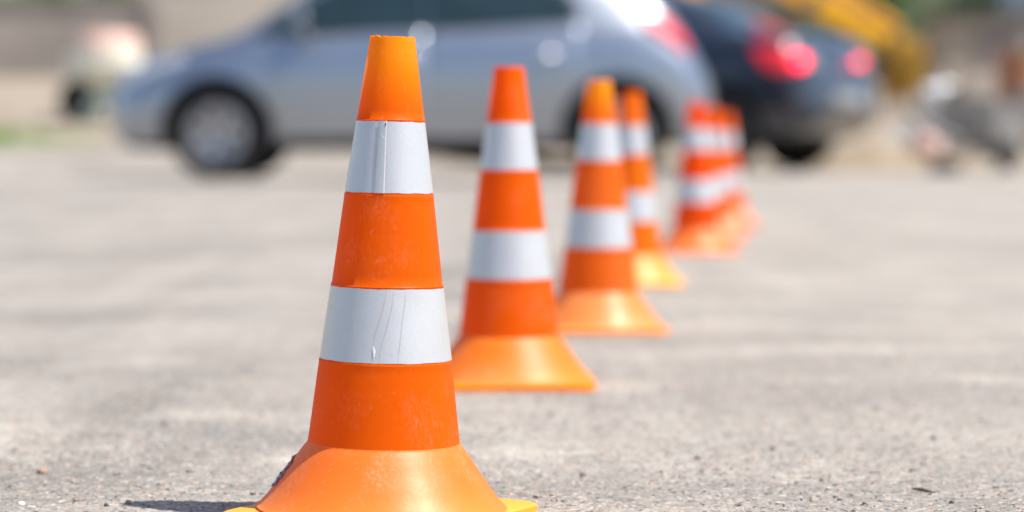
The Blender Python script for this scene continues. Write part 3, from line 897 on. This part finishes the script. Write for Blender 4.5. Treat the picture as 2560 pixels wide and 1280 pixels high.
# excavator reaching down from the left
ey = 30.0
eg = terrain(1.9, ey)
ex = empty('excavator', (1.5, ey, eg))
tag(ex, 'yellow excavator with its arm reaching down to the ground behind the cars', 'excavator')
for sy in (-.62, .62):
    b = bmesh.new()
    ringp = []
    for k in range(40):
        a = 2 * PI * k / 40
        ringp.append((.95 * math.copysign(min(1, abs(math.cos(a)) * 1.25), math.cos(a)), .25 + .24 * math.sin(a)))
    A = [b.verts.new((x, sy - .16, z)) for x, z in ringp]; B = [b.verts.new((x, sy + .16, z)) for x, z in ringp]
    for k in range(40): b.faces.new((A[k], A[(k + 1) % 40], B[(k + 1) % 40], B[k]))
    b.faces.new(A); b.faces.new(B[::-1])
    for k in range(0, 40): 
        x, z = ringp[k]; add_box(b, (x, sy, z), (.03, .34, .04))
    t = obj('crawler_track', b, steel_m, ex, auto=30)
b = bmesh.new(); add_box(b, (-.15, 0, .82), (1.7, 1.3, .55), bevel=.08); add_box(b, (-.7, 0, 1.15), (.7, 1.2, .3), bevel=.06); add_box(b, (0, 0, .52), (.6, .6, .14))
obj('upper_body', b, yellow_m, ex, auto=30)
b = bmesh.new(); add_box(b, (.12, -.38, 1.68), (.9, .55, 1.2), bevel=.06)
cb = obj('cab', b, yellow_m, ex, auto=30)
b = bmesh.new(); add_box(b, (.12, -.66, 1.82), (.7, .02, .72)); add_box(b, (.575, -.38, 1.82), (.02, .42, .74))
obj('cab_window', b, glass_m, cb, smooth=False)
def beam(name, pts, hw, wy, material, parent):
    """box beam in the xz plane; hw = half heights"""
    b = bmesh.new(); rings = []
    for i, p in enumerate(pts):
        a = Vector(pts[max(0, i - 1)]); c = Vector(pts[min(len(pts) - 1, i + 1)])
        t = (c - a).normalized(); n_ = Vector((-t[1], t[0]))
        ring = []
        for s_, y in ((1, -wy), (1, wy), (-1, wy), (-1, -wy)):
            q = Vector(p) + n_ * hw[i] * s_
            ring.append(b.verts.new((q[0], y, q[1])))
        rings.append(ring)
    for A, B in zip(rings, rings[1:]):
        for k in range(4): b.faces.new((A[k], A[(k + 1) % 4], B[(k + 1) % 4], B[k]))
    b.faces.new(rings[0]); b.faces.new(rings[-1])
    bmesh.ops.bevel(b, geom=b.edges[:], offset=.02, segments=2, affect='EDGES')
    return obj(name, b, material, parent, auto=35)
beam('boom', [(.45, 1.0), (.72, 1.75), (1.05, 2.15), (1.50, 1.95)], [.12, .16, .16, .12], .11, yellow_m, ex)
beam('dipper_arm', [(1.12, 1.84), (1.42, 1.70), (2.2, 1.24), (3.22, .68)], [.09, .155, .145, .11], .12, yellow_m, ex)
b = bmesh.new(); add_tube(b, [(.9, 0, 2.38), (1.15, 0, 2.3), (1.2, 0, 1.86)], .05, 10); obj('hydraulic_ram', b, yellow_m, ex)
b = bmesh.new(); add_tube(b, [(1.5, 0, 1.98), (2.6, 0, 1.32)], .055, 10); add_tube(b, [(2.57, 0, 1.34), (3.05, 0, 1.02)], .03, 8); obj('hydraulic_ram', b, yellow_m, ex)
b = bmesh.new()
rings = []
for (x, z) in ((2.98, .92), (3.30, .84), (3.34, .50), (3.22, .16), (3.02, .02), (2.86, .05)):
    rings.append([b.verts.new((x, y, z)) for y in (-.28, .28)])
for A, B in zip(rings, rings[1:]): b.faces.new((A[0], A[1], B[1], B[0]))
for s_ in (0, 1): b.faces.new([r_[s_] for r_ in rings])
for k in range(5): add_box(b, (2.84 , -.24 + .12 * k, .05), (.10, .05, .04), Matrix.Rotation(-.5, 3, 'Y'))
for (jx, jz) in ((2.02, 1.32), (2.95, .83)):
    b2 = bmesh.new(); add_lathe(b2, [(.001, -.17), (.09, -.17), (.10, -.15), (.10, .15), (.09, .17), (.001, .17)], 20, 'Y', (jx, 0, jz)); obj('pivot', b2, steel_m, ex, auto=40)
bk = obj('bucket', b, simple('worn_yellow_bucket', (.48, .25, .02), .5, var=.4, scale=4), ex, auto=30)
bk.modifiers.new('s', 'SOLIDIFY').thickness = .02

# concrete mixer at the left
mxx, mxy = -3.92, 24.8
mg = terrain(mxx, mxy) - .01
mx_ = empty('concrete_mixer', (mxx, mxy, mg), R(-32))
tag(mx_, 'cream concrete mixer with a faded red drum mouth in front of the low wall', 'concrete mixer')
cream = simple('cream_enamel', (.80, .77, .66), .45, var=.12, scale=6)
mx_.scale = (1.05, 1.05, .90)
redp = simple('red_enamel', (.58, .36, .30), .6, var=.2, scale=6)
b = bmesh.new(); add_lathe(b, [(.02, .34), (.14, .36), (.25, .48), (.315, .62), (.315, .80)], 40); obj('drum', b, cream, mx_, auto=50)
b = bmesh.new(); add_lathe(b, [(.312, .80), (.29, .89), (.26, .95), (.24, .95), (.27, .88), (.29, .80)], 40); obj('drum_mouth', b, redp, mx_, auto=50)
b = bmesh.new(); add_lathe(b, [(.31, .60), (.335, .60), (.335, .635), (.31, .635), (.31, .60)], 40); obj('gear_ring', b, cream, mx_, auto=30)
pale_green = simple('pale_green_frame', (.46, .56, .48), .5, var=.15)
for sx in (-1, 1):
    b = bmesh.new()
    add_tube(b, [(sx * .10, -.28, .0), (sx * .04, -.05, .42), (0, 0, .48)], .035, 8); obj('leg', b, pale_green, mx_)
b = bmesh.new(); add_tube(b, [(0, .03, .45), (-.12, .10, .20)], .035, 8); add_tube(b, [(-.46, .10, .20), (.28, .10, .20)], .02, 8); obj('axle', b, pale_green, mx_)
for sx in (-.46, .26):
    b = bmesh.new(); add_lathe(b, [(.05, -.04), (.10, -.07), (.20, -.07), (.23, -.04), (.23, .04), (.20, .07), (.10, .07), (.05, .04)], 32, 'X', (sx, .10, .23)); obj('wheel', b, rubber_m, mx_, auto=40)
b = bmesh.new(); add_box(b, (-.36, .02, .60), (.16, .24, .30), bevel=.02); obj('motor_box', b, cream, mx_, auto=30)

# walls and buildings
def wall(name, x0, x1, y, th, h, m_, label, cat, cap=None, panels=0, zb=None):
    g = (terrain((x0 + x1) / 2, y) if zb is None else zb) - .05
    e = empty(name, ((x0 + x1) / 2, y, g)); tag(e, label, cat)
    W = x1 - x0
    b = bmesh.new(); add_box(b, (0, 0, h / 2), (W, th, h), bevel=.01); 
    obj('wall_face', b, m_, e, auto=30)
    if cap:
        b = bmesh.new(); add_box(b, (0, 0, h + .03), (W + .06, th + .08, .06), bevel=.01); obj('coping', b, cap, e, auto=30)
    if panels:
        for k in range(panels + 1):
            b = bmesh.new(); add_box(b, (-W / 2 + W * k / panels, -th / 2 - .03, h / 2), (.16, .06 , h), bevel=.01); obj('pillar', b, m_, e, auto=30)
    return e
wall('concrete_wall', -16.0, -4.42, 31.6, .25, .98, conc_m, 'low brown grey concrete wall behind the concrete mixer', 'wall', cap=conc_m, panels=5)
bld = wall('plastered_building', -5.1, 2.5, 34.0, 5.0, 3.4, plaster_m, 'pale plastered building behind the silver hatchback', 'building')
bld.location.y = 35.2
for k, xx in enumerate((-2.6, .2, 2.4)):
    b = bmesh.new(); add_box(b, (xx, -2.52, 1.9), (1.0, .06, 1.1), bevel=.01); wn = obj('window', b, simple('window_frame_%d' % k, (.6, .6, .58), .6), bld, auto=30)
    b = bmesh.new(); add_box(b, (xx, -2.556, 1.9), (.86, .02, .96)); obj('pane', b, glass_m, wn, smooth=False)
b = bmesh.new(); add_box(b, (0, 0, 3.5), (8.0, 5.5, .2), bevel=.03); obj('roof', b, steel_m, bld, auto=30)
sh = wall('masonry_shed', 5.62, 6.75, 34.0, 1.6, 1.0, beige_m, 'small beige rendered outbuilding in front of the hedge', 'outbuilding')
b = bmesh.new(); add_box(b, (0, 0, 1.05), (1.3, 1.8, .08), bevel=.02); obj('roof', b, simple('roof_felt', (.15, .14, .12), .9), sh, auto=30)
b = bmesh.new(); add_box(b, (.15, -.81, .45), (.5, .03, .85)); obj('door', b, simple('grey_door', (.2, .17, .16), .7), sh, smooth=False)
wall('boundary_wall', 3.25, 16.0, 44.0, .3, 3.0, simple('brown_block', (.26, .22, .20), .9, var=.2, scale=1), 'long brown block wall beyond the hedge', 'wall', panels=8)
ct = wall('shipping_container', 7.0, 9.4, 38.0, 2.4, 2.5, simple('blue_grey_steel', (.22, .27, .34), .55, var=.15, scale=3), 'blue grey steel container at the far right', 'container')
for k in range(12):
    pass
b = bmesh.new()
for k in range(14): add_box(b, (-1.1 + .17 * k, -1.22, 1.25), (.07, .05, 2.3))
obj('corrugation', b, simple('blue_grey_rib', (.22, .27, .34), .55), ct, smooth=False)

# foliage
def leaf_material(name, col):
    m, nt, p = mat(name)
    tc = N(nt, 'ShaderNodeTexCoord'); nz = noise_node(nt, 2.5, 5, .7, tc.outputs['Object'])
    r_ = ramp(nt, nz.outputs[0], [(.3, tuple(c * .55 for c in col)), (.5, col), (.72, tuple(min(1, c * 1.7) for c in col))])
    nt.links.new(r_.outputs[0], p.inputs['Base Color']); p.inputs['Roughness'].default_value = .6
    tr = N(nt, 'ShaderNodeBsdfTranslucent'); nt.links.new(r_.outputs[0], tr.inputs[0])
    ms = N(nt, 'ShaderNodeMixShader'); ms.inputs[0].default_value = .25
    nt.links.new(p.outputs[0], ms.inputs[1]); nt.links.new(tr.outputs[0], ms.inputs[2]); nt.links.new(ms.outputs[0], nt.nodes['Material Output'].inputs[0])
    return m
bark = simple('bark', (.10, .075, .055), .9, var=.3, scale=10)
def bush(name, x, y, w_, h, material, label, cat, trunk=.0, leaf=.07, n=1800, seed=1, group=None, zoff=0):
    rnd = random.Random(seed)
    g = terrain(x, y)
    e = empty(name, (x, y, g + zoff)); tag(e, label, cat, group)
    b = bmesh.new()
    add_tube(b, [(0, 0, -.05), (.03, 0, trunk * .6 + .2), (0, .02, trunk + h * .4)], [.05 + trunk * .05, .035 + trunk * .03, .015], 8)
    clumps = []
    for k in range(16):
        a = rnd.uniform(0, 6.28); q = rnd.uniform(0, 1) ** .5
        c = Vector((math.cos(a) * q * w_ * .36, math.sin(a) * q * w_ * .36, trunk + h * rnd.uniform(.22, .82)))
        clumps.append((c, rnd.uniform(.16, .30) * min(w_, h * 1.3)))
        add_tube(b, [(0, 0, trunk + .1), (c.x * .5, c.y * .5, (trunk + c.z) / 2 + .05), tuple(c)], [.02 + trunk * .015, .012, .006], 5)
    obj('trunk', b, bark, e)
    b = bmesh.new()
    for k in range(n):
        c, r_ = rnd.choice(clumps)
        d = Vector((rnd.gauss(0, 1), rnd.gauss(0, 1), rnd.gauss(0, 1))).normalized() * r_ * rnd.uniform(.45, 1.08)
        p = c + d
        if p.z < .03: continue
        nrm = (d.normalized() + Vector((rnd.gauss(0, .5), rnd.gauss(0, .5), rnd.gauss(0, .5)))).normalized()
        t = nrm.orthogonal().normalized(); t.rotate(Matrix.Rotation(rnd.uniform(0, 6.28), 3, nrm)); s_ = nrm.cross(t)
        l = leaf * rnd.uniform(.6, 1.3)
        vs = [b.verts.new(p + t * l * u + s_ * l * .42 * v + nrm * l * .1 * q) for u, v, q in ((-.5, 0, 0), (0, .5, .6), (.55, 0, 0), (0, -.5, .6))]
        b.faces.new(vs)
    obj('crown', b, material, e, smooth=False)
    return e
bright = leaf_material('bright_leaf', (.12, .24, .03)); mid = leaf_material('mid_leaf', (.08, .16, .045)); dark = leaf_material('dark_leaf', (.02, .045, .028))
for k, (x, wd, hh) in enumerate(((-6.0, 1.3, 1.5), (-5.15, 1.1, 1.35), (-7.1, 1.4, 1.6), (-8.3, 1.6, 1.7))):
    bush('bush', x, 32.9, wd, hh, bright, ('bright green bush above the low wall over the mixer', 'bright green bush above the low wall, closest to the pale building',
         'bright green bush second from the left end behind the low wall', 'largest bright green bush at the left end behind the low wall')[k], 'bush', seed=k + 3, group='bushes behind the low wall', leaf=.09, n=2400)
for k, (x, y, wd, hh, mt_, lb) in enumerate(((5.35, 36.6, 1.5, 1.9, mid, 'mid green bush between the excavator arm and the beige outbuilding'), (6.6, 37.2, 1.7, 1.7, mid, 'mid green bush directly behind the beige outbuilding'),
        (4.55, 38.2, 1.6, 1.25, mid, 'low green bush behind the excavator arm'), (3.35, 32.6, 1.9, 2.4, dark, 'dark green bush beside the corner of the pale building'))):
    bush('bush', x, y, wd, hh, mt_, lb, 'bush', seed=k + 21, group='bushes behind the excavator', leaf=.09, n=2600)

# weeds at the far left edge of the asphalt
rnd = random.Random(11)
b = bmesh.new()
for k in range(2600):
    x = -4.75 + rnd.gauss(0, .4); y = 22.8 + rnd.gauss(0, .35)
    if noise.noise(Vector((x * 2, y * 1.3, 0))) < -.02: continue
    h = rnd.uniform(.03, .085); a = rnd.uniform(0, 6.28); g = terrain(x, y)
    dx, dy = math.cos(a) * .006, math.sin(a) * .006; lx, ly = rnd.gauss(0, .02), rnd.gauss(0, .02)
    vs = [b.verts.new((x - dx, y - dy, g - .01)), b.verts.new((x + dx, y + dy, g - .01)), b.verts.new((x + lx, y + ly, g + h))]
    b.faces.new(vs)
tag(obj('grass', b, bright, smooth=False), 'sparse green grass on the soil bank left of the silver hatchback', 'grass', kind='stuff')

# heaps, sack, wheelbarrow, barrel at the right
def heap(name, x, y, rx, ry, h, m_, label, cat, seed):
    b = bmesh.new(); n_ = 36
    g0 = terrain(x, y)
    ctr = None; rings = []
    for j in range(1, 13):
        t = j / 12; ring = []
        for k in range(n_):
            a = 2 * PI * k / n_
            rr = t * (1 + .22 * noise.noise(Vector((math.cos(a) * 1.3, math.sin(a) * 1.3, seed))))
            px, py = rx * rr * math.cos(a), ry * rr * math.sin(a)
            z = h * (math.cos(t * PI) * .5 + .5) ** .8 * (1 + .35 * noise.noise(Vector((px * 3, py * 3, seed)))) + .02 * noise.noise(Vector((px * 14, py * 14, seed)))
            zz = max(z, -.02) + terrain(x + px, y + py) - g0 - (.05 if j == 12 else 0)
            ring.append(b.verts.new((px, py, zz)))
        rings.append(ring)
    c = b.verts.new((0, 0, h))
    for k in range(n_): b.faces.new((c, rings[0][k], rings[0][(k + 1) % n_]))
    for A, B in zip(rings, rings[1:]):
        for k in range(n_): b.faces.new((A[k], B[k], B[(k + 1) % n_], A[(k + 1) % n_]))
    o = obj(name, b, m_); o.location = (x, y, g0)
    tag(o, label, cat); return o
sand_m = simple('damp_sand', (.25, .195, .135), .95, var=.25, scale=4, bump=.01, bscale=60)
grey_m = simple('grey_rubble', (.34, .33, .31), .95, var=.35, scale=7, bump=.02, bscale=30)
heap('sand_heap', 3.3, 23.1, 1.15, .8, .19, sand_m, 'low tan sand heap right of the dark blue saloon', 'sand heap', 2)
heap('earth_heap', 5.6, 29.2, 1.9, 1.1, .5, simple('brown_earth', (.20, .165, .135), .95, var=.3, scale=3, bump=.02, bscale=20), 'wide brown earth heap in front of the beige outbuilding', 'earth heap', 12)
heap('rubble_heap', 4.45, 25.8, .75, .6, .36, grey_m, 'pale grey rubble heap between the excavator bucket and the wheelbarrow', 'rubble heap', 6)

def sack(x, y, zb, s, m_, label, rz=0, seed=1, knot=True):
    e = empty('sack', (x, y, zb), rz); tag(e, label, 'sack')
    b = bmesh.new(); bmesh.ops.create_uvsphere(b, u_segments=28, v_segments=20, radius=1)
    for v in b.verts:
        p = v.co.copy()
        k = 1 + .13 * noise.noise(p * 2.4 + Vector((seed, 0, 0))) + .05 * noise.noise(p * 6 + Vector((seed, 2, 0)))
        zz = math.copysign(abs(p.z) ** .7, p.z)
        v.co = Vector((p.x * s[0] * k * (1 - .18 * max(0, p.z)), p.y * s[1] * k, (zz * .5 + .5) * s[2] * k * .96))
    zmin = min(v.co.z for v in b.verts)
    for v in b.verts: v.co.z -= zmin + .01
    obj('sack_body', b, m_, e)
    b = bmesh.new(); zt = s[2] * .9
    add_lathe(b, [(.035, zt - .04), (.022, zt + .02), (.045, zt + .07), (.06, zt + .09)], 14); obj('tied_neck', b, m_, e)
    return e
sack(4.38, 26.0, terrain(4.38, 26) + .27, (.22, .18, .34), simple('white_sack_cloth', (.72, .70, .70), .85, var=.08, scale=8), 'white sack standing on the grey rubble heap', seed=3)
sack(3.74, 23.0, terrain(3.74, 23) + .10, (.15, .12, .22), simple('pink_sack_cloth', (.62, .42, .38), .85, var=.12, scale=8), 'small pinkish sack leaning on the sand heap', seed=8)

pb = empty('block_stack', (4.85, 25.2, terrain(4.85, 25.2)), R(12)); tag(pb, 'stack of brownish grey building blocks on a pallet beside the rusty barrel', 'block stack')
b = bmesh.new()
for k in range(5): add_box(b, (-.44 + .22 * k, 0, .10), (.10, .7, .02))
for k in range(3): add_box(b, (0, -.28 + .28 * k, .045), (1.0, .09, .09))
obj('pallet', b, simple('pallet_wood', (.25, .18, .11), .85, var=.25, scale=10), pb, smooth=False)
b = bmesh.new(); rr_ = random.Random(5)
for lz in range(3):
    for lx in range(3):
        for ly in range(3):
            if lz == 2 and rr_.random() < .35: continue
            add_box(b, (-.33 + .33 * lx + rr_.uniform(-.008, .008), -.22 + .22 * ly + rr_.uniform(-.008, .008), .11 + .08 + .163 * lz), (.32, .21, .16), bevel=.006)
obj('blocks', b, simple('grey_brown_block', (.27, .235, .205), .9, var=.3, scale=3), pb, auto=30)
def chunk(x, y, s, rz, m_, label, seed):
    b = bmesh.new(); bmesh.ops.create_cube(b, size=1)
    bmesh.ops.subdivide_edges(b, edges=b.edges[:], cuts=3, use_grid_fill=True)
    for v in b.verts:
        n_ = noise.noise_vector(v.co * 2.2 + Vector((seed, 0, 0)))
        v.co = Vector((v.co.x * s[0], v.co.y * s[1], (v.co.z + .5) * s[2])) + n_ * .16 * min(s)
    o = obj('concrete_chunk', b, m_, smooth=False); o.location = (x, y, terrain(x, y) - .02); o.rotation_euler = (0, 0, rz)
    tag(o, label, 'concrete chunk', 'broken concrete chunks by the rubble heap')
brown_m = simple('brown_chunk', (.22, .15, .11), .9, var=.3, scale=6)
chunk(4.05, 24.2, (.42, .30, .24), .4, grey_m, 'largest grey concrete chunk between the pink sack and the wheelbarrow', 1)
chunk(3.62, 21.3, (.24, .2, .12), 1.0, brown_m, 'brown broken chunk on the ground left of the wheelbarrow', 4)
chunk(4.62, 24.0, (.34, .3, .3), 2.0, grey_m, 'grey concrete chunk behind the wheelbarrow, near the barrel', 7)
chunk(2.95, 24.9, (.4, .3, .2), .2, grey_m, 'low grey concrete chunk behind the sand heap, below the excavator arm', 9)
wbx, wby = 3.86, 20.9
wbw = empty('wheelbarrow', (wbx, wby, terrain(wbx, wby)), R(55)); tag(wbw, 'grey steel wheelbarrow standing at the edge of the asphalt', 'wheelbarrow')
b = bmesh.new()
top = [(-.42, -.32, .60), (.40, -.30, .52), (.40, .30, .52), (-.42, .32, .60)]; bot = [(-.22, -.20, .32), (.22, -.18, .24), (.22, .18, .24), (-.22, .20, .32)]
T = [b.verts.new(p) for p in top]; B_ = [b.verts.new(p) for p in bot]
for k in range(4): b.faces.new((T[k], T[(k + 1) % 4], B_[(k + 1) % 4], B_[k]))
b.faces.new(B_)
tr_ = obj('tray', b, simple('galvanised_tray', (.42, .43, .45), .4, metal=.6, var=.25, scale=6), wbw, smooth=False)
tr_.modifiers.new('s', 'SOLIDIFY').thickness = .012
b = bmesh.new(); add_tube(b, [(-.43, -.33, .60), (.41, -.31, .52), (.41, .31, .52), (-.43, .33, .60), (-.43, -.33, .60)], .014, 8); obj('tray_rim', b, steel_m, wbw)
for s_ in (-1, 1):
    b = bmesh.new(); add_tube(b, [(.50, s_ * .05, .17), (.2, s_ * .16, .22), (-.35, s_ * .24, .30), (-.80, s_ * .27, .50)], .018, 8); hd = obj('handle', b, steel_m, wbw)
    b = bmesh.new(); add_tube(b, [(-.70, s_ * .265, .455), (-.83, s_ * .272, .513)], .024, 10); obj('grip', b, rubber_m, hd)
    b = bmesh.new(); add_tube(b, [(-.20, s_ * .22, .28), (-.30, s_ * .25, .01), (-.18, s_ * .25, .0)], .015, 8); obj('leg', b, steel_m, wbw)
b = bmesh.new(); add_lathe(b, [(.07, -.03), (.12, -.045), (.155, -.035), (.17, 0), (.155, .035), (.12, .045), (.07, .03)], 32, 'Y', (.50, 0, .17)); wh = obj('wheel', b, rubber_m, wbw, auto=50)
b = bmesh.new(); add_lathe(b, [(.001, -.035), (.07, -.03), (.07, .03), (.001, .035)], 20, 'Y', (.50, 0, .17)); obj('hub', b, steel_m, wh, auto=40)

bx_, by_ = 5.32, 26.5
bar = empty('oil_barrel', (bx_, by_, terrain(bx_, by_))); tag(bar, 'rusty orange brown oil barrel at the right edge', 'barrel')
b = bmesh.new()
add_lathe(b, [(.001, .0), (.285, .0), (.295, .01), (.285, .02), (.285, .28), (.297, .30), (.285, .32), (.285, .56), (.297, .58), (.285, .60), (.285, .85), (.295, .865), (.285, .875), (.275, .86), (.001, .86)], 40)
obj('drum_shell', b, simple('rusty_paint', (.36, .15, .07), .7, var=.45, scale=5), bar, auto=40)
b = bmesh.new(); add_lathe(b, [(.001, .885), (.03, .885), (.03, .86)], 16, c=(.17, .05, 0)); obj('bung', b, steel_m, bar, auto=40)

# small bits lying on the asphalt in the foreground
stone((-.352, 1.90, 0), (.0045, .003, .0025), (.30, .20, .13), 'small brown pebble left of the nearest cone, near the left edge')
stone((-.338, 1.745, 0), (.0022, .0018, .0014), (.85, .85, .83), 'tiny white chip at the lower left corner')
b = bmesh.new(); add_tube(b, [(-.008, 0, .0015), (-.002, .0006, .0022), (.004, .0, .0016), (.009, -.001, .0014)], [.0006, .0013, .0012, .0004], 6)
tw = obj('twig', b, simple('twig_bark', (.07, .055, .04), .8)); tw.location = (.292, 1.80, ground_z(.292, 1.80)); tw.rotation_euler = (0, .1, -.35)
tag(tw, 'short dark twig lying on the asphalt at lower right', 'twig')
